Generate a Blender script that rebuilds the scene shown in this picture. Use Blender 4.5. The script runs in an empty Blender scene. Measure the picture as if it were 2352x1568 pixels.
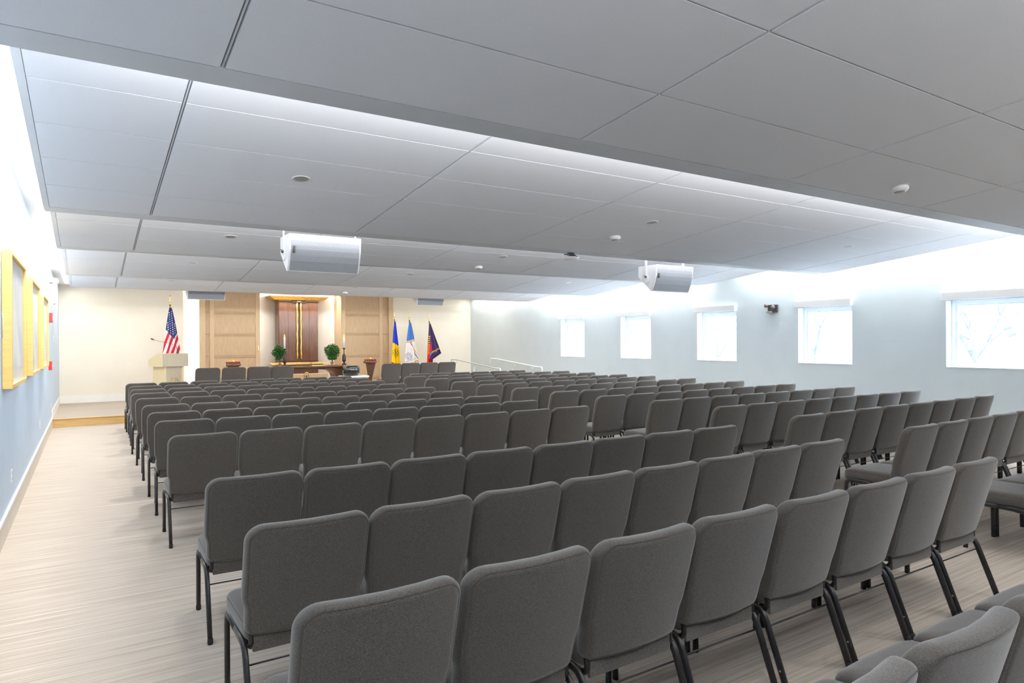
import bpy, bmesh, math, random
from mathutils import Vector, Matrix
random.seed(7)
SC = bpy.context.scene
COL = SC.collection
PI = math.pi

# ---------------------------------------------------------------- camera
F_PX, YAW, ROLL, CAM_H = 1525.0, 0.568, -0.006, 1.63
cam = bpy.data.cameras.new('camera'); cam_o = bpy.data.objects.new('camera', cam); COL.objects.link(cam_o)
cam.sensor_width = 36.0; cam.lens = F_PX / 2352 * 36.0
cam.shift_y = -(784 - 782.0) / 2352
cam.clip_start = 0.05; cam.clip_end = 300
_h = Vector((math.cos(YAW), -math.sin(YAW), 0)); _z = Vector((0, 0, 1))
_r = math.cos(ROLL) * _h + math.sin(ROLL) * _z
_u = -math.sin(ROLL) * _h + math.cos(ROLL) * _z
_b = -Vector((math.sin(YAW), math.cos(YAW), 0))
M = Matrix((_r, _u, _b)).transposed().to_4x4(); M.translation = Vector((0, 0, CAM_H))
cam_o.matrix_world = M
SC.camera = cam_o

# ---------------------------------------------------------------- world, exposure
w = bpy.data.worlds.new('sky'); SC.world = w; w.use_nodes = True
bg = w.node_tree.nodes['Background']
bg.inputs[0].default_value = (0.70, 0.84, 1.0, 1); bg.inputs[1].default_value = 13.0
SC.view_settings.view_transform = 'Standard'; SC.view_settings.look = 'None'
SC.view_settings.gamma = 1.0; SC.view_settings.use_curve_mapping = False
SC.view_settings.exposure = 0.88
try:
    SC.cycles.max_bounces = 10; SC.cycles.diffuse_bounces = 7; SC.cycles.sample_clamp_indirect = 6
except Exception: pass

def area(name, loc, size, rot, power, col, spread=PI):
    l = bpy.data.lights.new(name, 'AREA'); l.shape = 'RECTANGLE'; l.size, l.size_y = size
    l.energy = power; l.color = col; l.spread = spread
    o = bpy.data.objects.new(name, l); COL.objects.link(o); o.location = loc; o.rotation_euler = rot
    return o
# linear cove lamps along both side walls (in the slot between the hung ceiling and the wall)
for y0, y1, z in ((-2.8, 2.9, 3.45), (3.2, 9.0, 3.30), (9.4, 15.4, 3.05)):
    area('cove_lamp_left', (-0.36, (y0 + y1) / 2, z - 0.06), (0.12, y1 - y0), (0, math.radians(-14), 0), 72 * (y1 - y0) / 6, (1.0, 0.985, 0.96))
    area('cove_lamp_right', (10.62, (y0 + y1) / 2, z - 0.02), (0.10, y1 - y0), (0, math.radians(6), 0), (50 if y0 < 0 or y0 > 9 else 68) * (y1 - y0) / 6, (0.965, 0.985, 1.0))
area('cove_lamp_right', (10.62, 17.4, 3.02), (0.10, 3.8), (0, math.radians(6), 0), 14, (0.97, 0.98, 1.0))
area('cove_lamp_left', (-0.36, 17.4, 2.99), (0.12, 3.6), (0, math.radians(-14), 0), 11, (1.0, 0.97, 0.92))
# linear lamps hidden behind each ceiling band, washing the bay beyond it
for yb in (-0.62, 3.07, 6.75, 9.35, 12.93):
    area('bay_wash_lamp', (5.1, yb + .035, 2.83), (10.4, .05), (math.radians(90 + (27 if yb > 0 else 48)), 0, 0), (47 if yb > 0 else 115), (0.98, 0.985, 1.0), math.radians(135))
# warm wash lamps in the stage ceiling
area('stage_wash_lamp', (0.9, 17.6, 3.03), (2.4, 0.5), (math.radians(12), 0, 0), 17, (1.0, 0.92, 0.80))
area('stage_wash_lamp', (5.2, 17.6, 3.03), (4.5, 0.5), (math.radians(12), 0, 0), 42, (1.0, 0.90, 0.76))
area('stage_wash_lamp', (9.2, 17.6, 3.03), (2.4, 0.5), (math.radians(12), 0, 0), 13, (1.0, 0.92, 0.80))
area('niche_lamp', (5.3, 19.66, 3.03), (1.9, 0.12), (math.radians(20), 0, 0), 26, (1.0, 0.94, 0.86))
area('slot_lamp', (2.13, 19.72, 1.65), (0.10, 2.8), (math.radians(-90), 0, math.radians(60)), 16, (1.0, 0.98, 0.95))

# ---------------------------------------------------------------- materials
def nt(m): m.use_nodes = True; return m.node_tree
def mat(name, col, rough=0.6, metal=0.0, emit=None, estr=0.0, spec=None):
    m = bpy.data.materials.new(name); t = nt(m); b = t.nodes['Principled BSDF']
    b.inputs['Base Color'].default_value = (*col, 1); b.inputs['Roughness'].default_value = rough
    b.inputs['Metallic'].default_value = metal
    if spec is not None: b.inputs['Specular IOR Level'].default_value = spec
    if emit: b.inputs['Emission Color'].default_value = (*emit, 1); b.inputs['Emission Strength'].default_value = estr
    return m
def vary(m, c1, c2, scale=(1, 1, 1), nscale=5.0, detail=4.0, bump=0.0, coord='Object', lo=0.35, hi=0.65, bdist=0.002):
    t = m.node_tree; N = t.nodes; L = t.links; b = N['Principled BSDF']
    tc = N.new('ShaderNodeTexCoord'); mp = N.new('ShaderNodeMapping'); mp.inputs['Scale'].default_value = scale
    nz = N.new('ShaderNodeTexNoise'); nz.inputs['Scale'].default_value = nscale; nz.inputs['Detail'].default_value = detail
    cr = N.new('ShaderNodeValToRGB'); cr.color_ramp.elements[0].position = lo; cr.color_ramp.elements[1].position = hi
    cr.color_ramp.elements[0].color = (*c1, 1); cr.color_ramp.elements[1].color = (*c2, 1)
    L.new(tc.outputs[coord], mp.inputs[0]); L.new(mp.outputs[0], nz.inputs['Vector'])
    L.new(nz.outputs['Fac'], cr.inputs[0]); L.new(cr.outputs[0], b.inputs['Base Color'])
    if bump:
        bp = N.new('ShaderNodeBump'); bp.inputs['Strength'].default_value = bump; bp.inputs['Distance'].default_value = bdist
        L.new(nz.outputs['Fac'], bp.inputs['Height']); L.new(bp.outputs[0], b.inputs['Normal'])
    return m
def pmat(name, c1, c2, rough=0.6, metal=0.0, **k):
    return vary(mat(name, c1, rough, metal), c1, c2, **k)

m_wall_l = pmat('paint_pale_blue', (0.52, 0.63, 0.76), (0.54, 0.65, 0.775), 0.75, nscale=3, bump=0.05)
m_wall_r = pmat('paint_pale_aqua', (0.60, 0.665, 0.685), (0.62, 0.685, 0.705), 0.75, nscale=3, bump=0.05)
m_niche = pmat('niche_plaster', (0.82, 0.79, 0.73), (0.84, 0.81, 0.75), 0.75, nscale=3)
m_backw = pmat('paint_taupe', (0.32, 0.31, 0.30), (0.35, 0.34, 0.33), 0.8, nscale=3)  # unseen back wall, tone darkened to keep the chair backs dim
m_cream = pmat('paint_cream', (0.78, 0.74, 0.64), (0.80, 0.76, 0.66), 0.75, nscale=3, bump=0.05)
m_white = pmat('paint_white', (0.82, 0.82, 0.81), (0.84, 0.84, 0.83), 0.6, nscale=3)
m_trim = pmat('trim_white', (0.80, 0.80, 0.78), (0.84, 0.84, 0.82), 0.4, nscale=3)
m_base = pmat('baseboard_beige', (0.66, 0.61, 0.53), (0.70, 0.65, 0.57), 0.5, nscale=4)
m_tile = pmat('ceiling_tile', (0.775, 0.795, 0.83), (0.815, 0.835, 0.87), 0.9, nscale=260, detail=2, bump=0.15, bdist=0.001)
m_band = pmat('ceiling_trim_grey', (0.68, 0.71, 0.74), (0.72, 0.75, 0.78), 0.55, nscale=3)
m_void = mat('ceiling_void', (0.32, 0.32, 0.33), 0.9)
m_upper = pmat('upper_ceiling', (0.78, 0.78, 0.78), (0.80, 0.80, 0.80), 0.8, nscale=3)
m_lens = mat('light_lens', (0.9, 0.9, 0.9), 0.5, emit=(1, 0.99, 0.97), estr=1.8)
m_black = pmat('black_powder_coat', (0.012, 0.012, 0.013), (0.02, 0.02, 0.022), 0.35, nscale=40)
m_steel = mat('bolt_steel', (0.45, 0.45, 0.46), 0.3, 1.0)
m_rubber = mat('black_rubber', (0.02, 0.02, 0.02), 0.7)
m_silver = pmat('rail_paint', (0.55, 0.62, 0.66), (0.6, 0.67, 0.7), 0.35, nscale=8)
m_railw = pmat('rail_paint_white', (0.80, 0.83, 0.84), (0.84, 0.87, 0.88), 0.35, nscale=8)
m_gold = pmat('gold_leaf', (0.72, 0.46, 0.13), (0.85, 0.60, 0.22), 0.32, 0.9, nscale=14, bump=0.3)
m_brass = mat('polished_brass', (0.80, 0.56, 0.20), 0.25, 1.0)
m_spk = pmat('speaker_white', (0.76, 0.77, 0.78), (0.80, 0.81, 0.82), 0.5, nscale=200, bump=0.1)
m_framey = pmat('maple_frame', (0.78, 0.52, 0.16), (0.84, 0.58, 0.20), 0.45, scale=(1, 1, 8), nscale=6)
m_red = mat('alarm_red', (0.65, 0.03, 0.03), 0.4)
m_brown = mat('device_brown', (0.16, 0.13, 0.12), 0.4)
m_gasket = mat('window_gasket', (0.28, 0.33, 0.38), 0.6)
m_grey = mat('device_grey', (0.35, 0.34, 0.33), 0.5)
m_dark = mat('device_dark', (0.05, 0.05, 0.05), 0.4)

def wood(name, c1, c2, rough=0.45, scale=(30, 30, 1.5), nscale=2.5):
    return pmat(name, c1, c2, rough, scale=scale, nscale=nscale, detail=6, bump=0.08, lo=0.3, hi=0.7)
m_oak = wood('oak_veneer', (0.44, 0.305, 0.175), (0.55, 0.40, 0.245))
m_oakh = wood('oak_rail', (0.34, 0.225, 0.12), (0.46, 0.32, 0.18), scale=(1.5, 30, 30))
m_oakp = wood('oak_post', (0.52, 0.37, 0.22), (0.62, 0.46, 0.29))
m_riser = wood('oak_riser', (0.52, 0.32, 0.11), (0.66, 0.44, 0.18), scale=(1.5, 30, 30))
m_walnut = wood('walnut', (0.085, 0.038, 0.022), (0.19, 0.09, 0.052), 0.2)
m_walnuth = wood('walnut_table', (0.11, 0.05, 0.027), (0.21, 0.10, 0.055), 0.25, scale=(1.5, 30, 30))
m_dkwood = wood('dark_turned_wood', (0.035, 0.018, 0.012), (0.08, 0.04, 0.028), 0.35)
m_lect = wood('maple_shaded', (0.48, 0.405, 0.285), (0.55, 0.47, 0.34), 0.45)  # lectern front and base: shade put into a darker maple colour
m_lects = wood('maple_lit', (0.74, 0.60, 0.34), (0.80, 0.67, 0.40), 0.4)  # lectern sides and desk: same maple, painted lighter as if lit

# chair upholstery : heathered weave
def fabric():
    m = mat('heather_grey_fabric', (0.15, 0.14, 0.13), 0.95, spec=0.15); t = m.node_tree; N = t.nodes; L = t.links; b = N['Principled BSDF']
    tc = N.new('ShaderNodeTexCoord')
    outs = []
    for sc in ((900, 900, 140), (140, 900, 900)):
        mp = N.new('ShaderNodeMapping'); mp.inputs['Scale'].default_value = sc
        nz = N.new('ShaderNodeTexNoise'); nz.inputs['Scale'].default_value = 1.0; nz.inputs['Detail'].default_value = 2
        L.new(tc.outputs['Object'], mp.inputs[0]); L.new(mp.outputs[0], nz.inputs['Vector']); outs.append(nz.outputs['Fac'])
    mx = N.new('ShaderNodeMath'); mx.operation = 'ADD'; L.new(outs[0], mx.inputs[0]); L.new(outs[1], mx.inputs[1])
    cr = N.new('ShaderNodeValToRGB'); e = cr.color_ramp.elements
    e[0].position = 0.36; e[0].color = (0.027, 0.0238, 0.021, 1); e[1].position = 0.66; e[1].color = (0.172, 0.152, 0.132, 1)
    hf = N.new('ShaderNodeMath'); hf.operation = 'MULTIPLY'; hf.inputs[1].default_value = 0.5
    L.new(mx.outputs[0], hf.inputs[0]); L.new(hf.outputs[0], cr.inputs[0]); L.new(cr.outputs[0], b.inputs['Base Color'])
    bp = N.new('ShaderNodeBump'); bp.inputs['Strength'].default_value = 0.35; bp.inputs['Distance'].default_value = 0.001
    L.new(hf.outputs[0], bp.inputs['Height']); L.new(bp.outputs[0], b.inputs['Normal'])
    b.inputs['Sheen Weight'].default_value = 0.35; b.inputs['Sheen Roughness'].default_value = 0.5
    return m
m_fab = fabric()
m_seam = mat('seam_thread', (0.035, 0.034, 0.033), 0.9)

def carpet():
    m = mat('striped_carpet', (0.5, 0.45, 0.4), 0.95, spec=0.1); t = m.node_tree; N = t.nodes; L = t.links; b = N['Principled BSDF']
    tc = N.new('ShaderNodeTexCoord'); outs = []
    for sc, de in (((.4, 42, 1), 3), ((2.0, 150, 1), 2), ((300, 300, 1), 1)):
        mp = N.new('ShaderNodeMapping'); mp.inputs['Scale'].default_value = sc
        nz = N.new('ShaderNodeTexNoise'); nz.inputs['Scale'].default_value = 1.0; nz.inputs['Detail'].default_value = de
        L.new(tc.outputs['Object'], mp.inputs[0]); L.new(mp.outputs[0], nz.inputs['Vector']); outs.append(nz.outputs['Fac'])
    a1 = N.new('ShaderNodeMath'); a1.operation = 'ADD'; L.new(outs[0], a1.inputs[0]); L.new(outs[1], a1.inputs[1])
    a3 = N.new('ShaderNodeMath'); a3.operation = 'MULTIPLY_ADD'; L.new(outs[2], a3.inputs[0]); a3.inputs[1].default_value = 0.4; L.new(a1.outputs[0], a3.inputs[2])
    a2 = N.new('ShaderNodeMath'); a2.operation = 'MULTIPLY'; L.new(a3.outputs[0], a2.inputs[0]); a2.inputs[1].default_value = 1 / 2.4
    cr = N.new('ShaderNodeValToRGB'); e = cr.color_ramp.elements
    e[0].position = 0.36; e[0].color = (0.33, 0.275, 0.225, 1); e[1].position = 0.64; e[1].color = (0.58, 0.515, 0.44, 1)
    L.new(a2.outputs[0], cr.inputs[0]); L.new(cr.outputs[0], b.inputs['Base Color'])
    bp = N.new('ShaderNodeBump'); bp.inputs['Strength'].default_value = 0.3; bp.inputs['Distance'].default_value = 0.002
    L.new(a2.outputs[0], bp.inputs['Height']); L.new(bp.outputs[0], b.inputs['Normal'])
    return m
m_carpet = carpet()

def grille():
    m = mat('speaker_grille', (0.42, 0.44, 0.46), 0.5); t = m.node_tree; N = t.nodes; L = t.links; b = N['Principled BSDF']
    tc = N.new('ShaderNodeTexCoord'); mp = N.new('ShaderNodeMapping'); mp.inputs['Scale'].default_value = (190, 190, 190)
    vo = N.new('ShaderNodeTexVoronoi'); vo.inputs['Scale'].default_value = 1.0; vo.inputs['Randomness'].default_value = 0.6
    cr = N.new('ShaderNodeValToRGB'); e = cr.color_ramp.elements
    e[0].position = 0.2; e[0].color = (0.18, 0.187, 0.198, 1); e[1].position = 0.5; e[1].color = (0.31, 0.32, 0.34, 1)
    L.new(tc.outputs['Object'], mp.inputs[0]); L.new(mp.outputs[0], vo.inputs['Vector']); L.new(vo.outputs['Distance'], cr.inputs[0]); L.new(cr.outputs[0], b.inputs['Base Color'])
    return m
m_grille = grille()
def thin_glass(name, refl=0.08):
    m = bpy.data.materials.new(name); t = nt(m); N = t.nodes; L = t.links; N.remove(N['Principled BSDF'])
    tr = N.new('ShaderNodeBsdfTransparent'); gl = N.new('ShaderNodeBsdfGlossy'); gl.inputs['Roughness'].default_value = 0.02
    mx = N.new('ShaderNodeMixShader'); mx.inputs[0].default_value = refl
    L.new(tr.outputs[0], mx.inputs[1]); L.new(gl.outputs[0], mx.inputs[2]); L.new(mx.outputs[0], N['Material Output'].inputs[0])
    return m
m_glass = thin_glass('window_glass', 0.06); m_pglass = thin_glass('picture_glass', 0.12)

# ---------------------------------------------------------------- mesh helpers
class MB:
    """collects shapes into one mesh; material slots by order of first use"""
    def __init__(self): self.bm = bmesh.new(); self.mats = []
    def mi(self, m):
        if m not in self.mats: self.mats.append(m)
        return self.mats.index(m)
    def faces(self, vs, fs, m, smooth=False):
        k = self.mi(m); V = [self.bm.verts.new(v) for v in vs]; out = []
        for f in fs:
            try: fc = self.bm.faces.new([V[i] for i in f]); fc.material_index = k; fc.smooth = smooth; out.append(fc)
            except ValueError: pass
        return V, out
    def box(self, a, b, m, bev=0.0, seg=2):
        (x0, y0, z0), (x1, y1, z1) = a, b
        x0, x1 = sorted((x0, x1)); y0, y1 = sorted((y0, y1)); z0, z1 = sorted((z0, z1))
        V, Fs = self.faces([(x0, y0, z0), (x1, y0, z0), (x1, y1, z0), (x0, y1, z0), (x0, y0, z1), (x1, y0, z1), (x1, y1, z1), (x0, y1, z1)],
                           [(0, 3, 2, 1), (4, 5, 6, 7), (0, 1, 5, 4), (1, 2, 6, 5), (2, 3, 7, 6), (3, 0, 4, 7)], m)
        if bev > 0:
            es = list({e for f in Fs for e in f.edges})
            r = bmesh.ops.bevel(self.bm, geom=es, offset=bev, segments=seg, affect='EDGES', profile=0.5)
            for f in r['faces']: f.material_index = self.mi(m); f.smooth = True
        return self
    def prism(self, poly, lo, hi, m, axis='x', smooth=False):
        """extrude polygon; axis x: poly=(y,z); y: poly=(x,z); z: poly=(x,y)"""
        def P(p, t): return {'x': (t, p[0], p[1]), 'y': (p[0], t, p[1]), 'z': (p[0], p[1], t)}[axis]
        n = len(poly); vs = [P(p, lo) for p in poly] + [P(p, hi) for p in poly]
        fs = [tuple(range(n)), tuple(range(2 * n - 1, n - 1, -1))]
        self.faces(vs, fs + [(i, (i + 1) % n, n + (i + 1) % n, n + i) for i in range(n)], m, smooth)
        return self
    def tube(self, pts, r, m, seg=10, oval=1.0, cap=True):
        pts = [Vector(p) for p in pts]; rr = r if isinstance(r, (list, tuple)) else [r] * len(pts); rings = []
        k = self.mi(m); up = None
        for i, p in enumerate(pts):
            d = (pts[min(i + 1, len(pts) - 1)] - pts[max(i - 1, 0)]).normalized()
            if up is None:
                up = Vector((1, 0, 0)) if abs(d.x) < 0.9 else Vector((0, 0, 1))
            s = (up - d * up.dot(d)).normalized(); t = d.cross(s); up = s
            rings.append([self.bm.verts.new(p + s * math.cos(a) * rr[i] + t * math.sin(a) * rr[i] * oval) for a in [2 * PI * j / seg for j in range(seg)]])
        for a, b in zip(rings, rings[1:]):
            for j in range(seg):
                f = self.bm.faces.new((a[j], a[(j + 1) % seg], b[(j + 1) % seg], b[j])); f.material_index = k; f.smooth = True
        if cap:
            for rg in (rings[0][::-1], rings[-1]):
                f = self.bm.faces.new(rg); f.material_index = k
        return self
    def lathe(self, prof, m, c=(0, 0, 0), seg=24, smooth=True):
        k = self.mi(m); rings = []
        for r, z in prof:
            rings.append([self.bm.verts.new((c[0] + r * math.cos(2 * PI * j / seg), c[1] + r * math.sin(2 * PI * j / seg), c[2] + z)) for j in range(seg)])
        for a, b in zip(rings, rings[1:]):
            for j in range(seg):
                f = self.bm.faces.new((a[j], a[(j + 1) % seg], b[(j + 1) % seg], b[j])); f.material_index = k; f.smooth = smooth
        for rg in (rings[0][::-1], rings[-1]):
            if prof[0][0] > 1e-4 or True:
                f = self.bm.faces.new(rg); f.material_index = k
        return self
    def ball(self, c, r, m, sx=1, sy=1, sz=1, seg=16):
        k = self.mi(m)
        res = bmesh.ops.create_uvsphere(self.bm, u_segments=seg, v_segments=max(6, seg // 2), radius=r)
        for v in res['verts']: v.co = Vector((v.co.x * sx + c[0], v.co.y * sy + c[1], v.co.z * sz + c[2]))
        for f in {f for v in res['verts'] for f in v.link_faces}: f.material_index = k; f.smooth = True
        return self
    def xf(self, mtx): bmesh.ops.transform(self.bm, matrix=mtx, verts=self.bm.verts); return self
    def build(self, name, parent=None, weld=False):
        if weld: bmesh.ops.remove_doubles(self.bm, verts=self.bm.verts, dist=1e-5)
        bmesh.ops.recalc_face_normals(self.bm, faces=self.bm.faces)
        me = bpy.data.meshes.new(name); self.bm.to_mesh(me); self.bm.free()
        for m in self.mats: me.materials.append(m)
        o = bpy.data.objects.new(name, me); COL.objects.link(o)
        if parent: o.parent = parent
        return o
def tag(o, label=None, cat=None, group=None, kind=None):
    if label: o['label'] = label
    if cat: o['category'] = cat
    if group: o['group'] = group
    if kind: o['kind'] = kind
    return o
def thing(name, loc, label, cat, rz=0, group=None, kind=None):
    o = bpy.data.objects.new(name, None); o.empty_display_size = 0.1; COL.objects.link(o)
    o.location = loc; o.rotation_euler = (0, 0, rz)
    return tag(o, label, cat, group, kind)
def struct(mb, name, label, cat): return tag(mb.build(name), label, cat, kind='structure')
def dup(root, loc, label, rz=None, group=None):
    r = root.copy(); COL.objects.link(r); r.location = loc
    if rz is not None: r.rotation_euler = (0, 0, rz)
    r['label'] = label
    if group: r['group'] = group
    for ch in list(root.children):
        c = ch.copy(); COL.objects.link(c); c.parent = r
        for g in list(ch.children):
            d = g.copy(); COL.objects.link(d); d.parent = c
    return r

# ================================================================ THE SETTING
XL, XR, YB, YF = -0.60, 10.80, -3.0, 19.5
PLZ, PLY = 0.165, 15.6
struct(MB().box((XL - .3, YB - .3, -.2), (XR + .3, 21.2, 0), m_carpet), 'floor', 'beige carpet floor with fine cross stripes', 'floor')
struct(MB().box((XL - .25, YB - .25, 0), (XL, 21.0, 3.9), m_wall_l), 'wall_left', 'pale blue left wall washed by the cove light', 'wall')
struct(MB().box((XL - .25, YB - .25, 0), (XR + .25, YB, 3.9), m_backw), 'wall_back', 'taupe wall behind the last row', 'wall')
WIN = [(13.45, 14.46), (11.05, 12.06), (8.68, 9.68), (6.32, 7.32), (3.87, 4.87)]
WZ0, WZ1 = 1.19, 2.19
mb = MB(); ys = [YB - .25] + sorted([v for p in WIN for v in p]) + [21.0]
mb.box((XR, YB - .25, 0), (XR + .24, 21.0, WZ0), m_wall_r); mb.box((XR, YB - .25, WZ1), (XR + .24, 21.0, 3.9), m_wall_r)
for i in range(0, len(ys), 2): mb.box((XR, ys[i], WZ0), (XR + .24, ys[i + 1], WZ1), m_wall_r)
struct(mb, 'wall_right', 'pale aqua right wall with square windows', 'wall')
# far wall : cream plaster, lit slot, niche behind the oak screen
mb = MB()
mb.box((XL, YF, PLZ), (2.12, YF + .10, 3.06), m_cream)
mb.box((8.02, YF, PLZ), (XR, YF + .10, 3.06), m_cream)
mb.box((XL, 20.75, 0), (XR, 21.0, 3.9), m_white)
mb.box((2.0, YF + .35, PLZ), (2.66, YF + .40, 3.06), m_white)
struct(mb, 'wall_front', 'cream wall behind the stage', 'wall')
# curved white back of the ark niche
pts = [(4.06 + 2.34 * t, 20.15 + 0.42 * math.sin(PI * t)) for t in [i / 16 for i in range(17)]]
mb = MB(); mb.prism(pts + [(6.4, 20.7), (4.06, 20.7)], 0.47, 3.06, m_niche, 'z')
struct(mb, 'wall_niche', 'curved cream back of the ark niche', 'wall')
struct(MB().box((XL, YF - .012, PLZ), (2.12, YF, PLZ + .18), m_trim).box((8.02, YF - .012, PLZ), (XR, YF, PLZ + .18), m_trim),
       'baseboard_front', 'white baseboard along the stage wall', 'baseboard')
struct(MB().box((XL, YB, 0), (XL + .014, PLY, .185), m_base).box((XL, YB, .185), (XL + .02, PLY, .205), m_trim)
       .box((XL, PLY, PLZ), (XL + .014, YF, PLZ + .18), m_trim), 'baseboard_left', 'beige baseboard with white cap on the left wall', 'baseboard')
struct(MB().box((XR - .014, YB, 0), (XR, 15.5, .19), m_trim), 'baseboard_right', 'white baseboard on the right wall', 'baseboard')
# stage platform, ramp and dais
mb = MB(); mb.box((XL, PLY, 0.001), (9.3, 21.0, PLZ), m_carpet); mb.box((9.3, 18.0, 0.001), (XR, 21.0, PLZ), m_carpet)
mb.box((XL, PLY - .02, 0.001), (9.3, PLY, PLZ - .012), m_riser); mb.box((XL, PLY - .035, PLZ - .014), (9.3, PLY + .02, PLZ + .003), m_riser, .004)
struct(mb, 'stage_platform', 'low carpeted stage platform with oak riser', 'platform')
mb = MB(); mb.prism([(15.4, .001), (18.0, .001), (18.0, PLZ)], 9.3, XR, m_carpet, 'x')
struct(mb, 'ramp', 'carpeted ramp rising to the stage by the right wall', 'ramp')
mb = MB(); mb.box((2.5, 19.05, PLZ), (8.02, 20.75, .40), m_oakp); mb.box((2.5, 19.25, .40), (8.02, 20.75, .47), m_oakp); mb.box((4.2, 19.30, .47), (6.1, 19.80, .70), m_oakp, .004)
struct(mb, 'dais', 'oak step below the sliding screens', 'platform')
# upper (true) ceiling with the side coves
mb = MB()
mb.prism([(YB, 3.70), (13.0, 3.117), (13.0, 3.9), (YB, 3.9)], XL, XR, m_upper, 'x')
mb.box((XL, 13.0, 3.06), (XR, 21.0, 3.9), m_upper)
struct(mb, 'ceiling', 'plain white upper ceiling above the hung panels', 'ceiling')
struct(MB().box((XL, 12.75, 3.05), (-.46, 13.0, 3.2), m_trim), 'trim_1', 'white step in the cove ceiling by the left wall', 'trim')
# hung saw-tooth ceiling bays
BAYS = [(-4.4, -0.62, -0.82), (-0.60, 3.07, 2.87), (3.10, 6.75, 6.51), (6.78, 9.35, 9.12), (9.38, 12.93, 12.68), (12.96, 15.63, 15.40)]
CX0, CX1, ZL, SL = -0.26, 10.40, 2.73, 0.10
LX = [CX0] + [0.46 + 1.825 * i for i in range(6)] + [CX1]
for n, (ya, yb, yp) in enumerate(BAYS):
    mb = MB()
    zf = lambda y: ZL + SL * (yp - y)
    ya = max(ya, YB)
    # backing slab
    mb.prism([(ya, zf(ya) + .022), (yp, ZL + .022), (yp, ZL + .07), (ya, zf(ya) + .07)], -.28, 10.43, m_void, 'x')
    rows = [yp]
    while rows[-1] - .6 > ya + .05: rows.append(rows[-1] - .6)
    rows.append(ya)
    for i in range(len(LX) - 1):
        x0 = LX[i] + (.011 if i else .003); x1 = LX[i + 1] - (.011 if i < len(LX) - 2 else .003)
        for j in range(len(rows) - 1):
            y1 = rows[j] - .005; y0 = rows[j + 1] + .005
            mb.prism([(y0, zf(y0)), (y1, zf(y1)), (y1, zf(y1) + .024), (y0, zf(y0) + .024)], x0, x1, m_tile, 'x')
    for x in LX[1:-1]:      # slim T-bars in the long joints
        mb.prism([(ya, zf(ya) + .004), (yp, ZL + .004), (yp, ZL + .022), (ya, zf(ya) + .022)], x - .0035, x + .0035, m_band, 'x')
    # flat band, edge trims and riser
    mb.box((-.30, yp + .002, ZL), (10.45, yb, ZL + .05), m_band)
    mb.box((-.30, yb - .03, ZL + .05), (10.45, yb, ZL + .62 if n < 5 else 3.06), m_band)
    for xa, xb in ((-.30, CX0), (CX1, 10.45)):
        mb.prism([(ya, zf(ya)), (yp + .004, ZL), (yp + .004, ZL + .12), (ya, zf(ya) + .12)], xa, xb, m_band, 'x')
    struct(mb, 'ceiling', ['hung ceiling bay over the camera', 'hung panelled ceiling bay nearest the camera', 'second hung ceiling bay from the camera, with five panel rows',
           'third hung ceiling bay from the camera', 'fourth hung ceiling bay from the camera', 'last hung ceiling bay before the stage'][n], 'ceiling')
# linear cove light fittings (visible lens beside the left wall)
for i, (y0, y1, z0, z1) in enumerate(((YB, 13.0, 3.69, 3.11), (13.0, 19.0, 3.05, 3.05))):
    mb = MB(); mb.prism([(y0, z0), (y1, z1), (y1, z1 + .02), (y0, z0 + .02)], -.46, -.20, m_lens, 'x')
    tag(mb.build('cove_light'), ['long white linear cove light above the left aisle', 'short linear cove light over the stage by the left wall'][i], 'light')
# door-like oak sliding screens on either side of the niche
mb = MB()
mb.box((2.50, YF - .06, .47), (2.65, YF + .6, 3.06), m_oakp); mb.box((7.875, YF - .06, .47), (8.02, YF + .6, 3.06), m_oakp)
mb.box((4.02, YF + .08, .47), (4.06, YF + .66, 3.06), m_oakp); mb.box((6.385, YF - .006, .47), (6.402, YF + .66, 3.06), m_oakp)
for x0, x1 in ((2.65, 2.76), (7.70, 7.875)):
    for k in range(5):
        z0 = .47 if k == 0 else .65 + .6 * (k - 1) + .006; z1 = min(.65 + .6 * k, 3.06) - .006
        if z1 > z0: mb.box((x0, YF + .02, z0), (x1, YF + .06, z1), m_oak)
    mb.box((x0, YF + .05, .47), (x1, YF + .1, 3.06), m_oakh)
struct(mb, 'trim_2', 'oak posts and side panels framing the ark niche', 'trim')
for n, (x0, x1, pull) in enumerate(((2.76, 4.06, 4.02), (6.40, 7.70, 6.44))):
    d = thing('door_%d' % (n + 1), ((x0 + x1) / 2, YF, .47), 'oak sliding screen %s of the ark niche' % ('left', 'right')[n], 'door', kind='structure')
    hx = (x1 - x0) / 2; H = 3.06 - .47
    MB().box((-hx, .012, .005), (hx, .05, H - .005), m_oak).build('panel', d)
    for s in (-1, 1): MB().box((s * (hx - .06) - .055, -.004, .005), (s * (hx - .06) + .055, .014, H - .005), m_oakp, .002).build('stile', d)
    for z in ((.16, .77, 1.37, 1.97) if n == 0 else (.03, .72, 1.39, 1.97)):
        MB().box((-hx + .115, -.002, z - .035), (hx - .115, .014, z + .035), m_oakh, .002).build('rail', d)
    MB().box((pull - (x0 + x1) / 2 - .012, -.008, .93), (pull - (x0 + x1) / 2 + .012, -.003, 1.07), m_brass, .002).build('door_pull', d)

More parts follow.
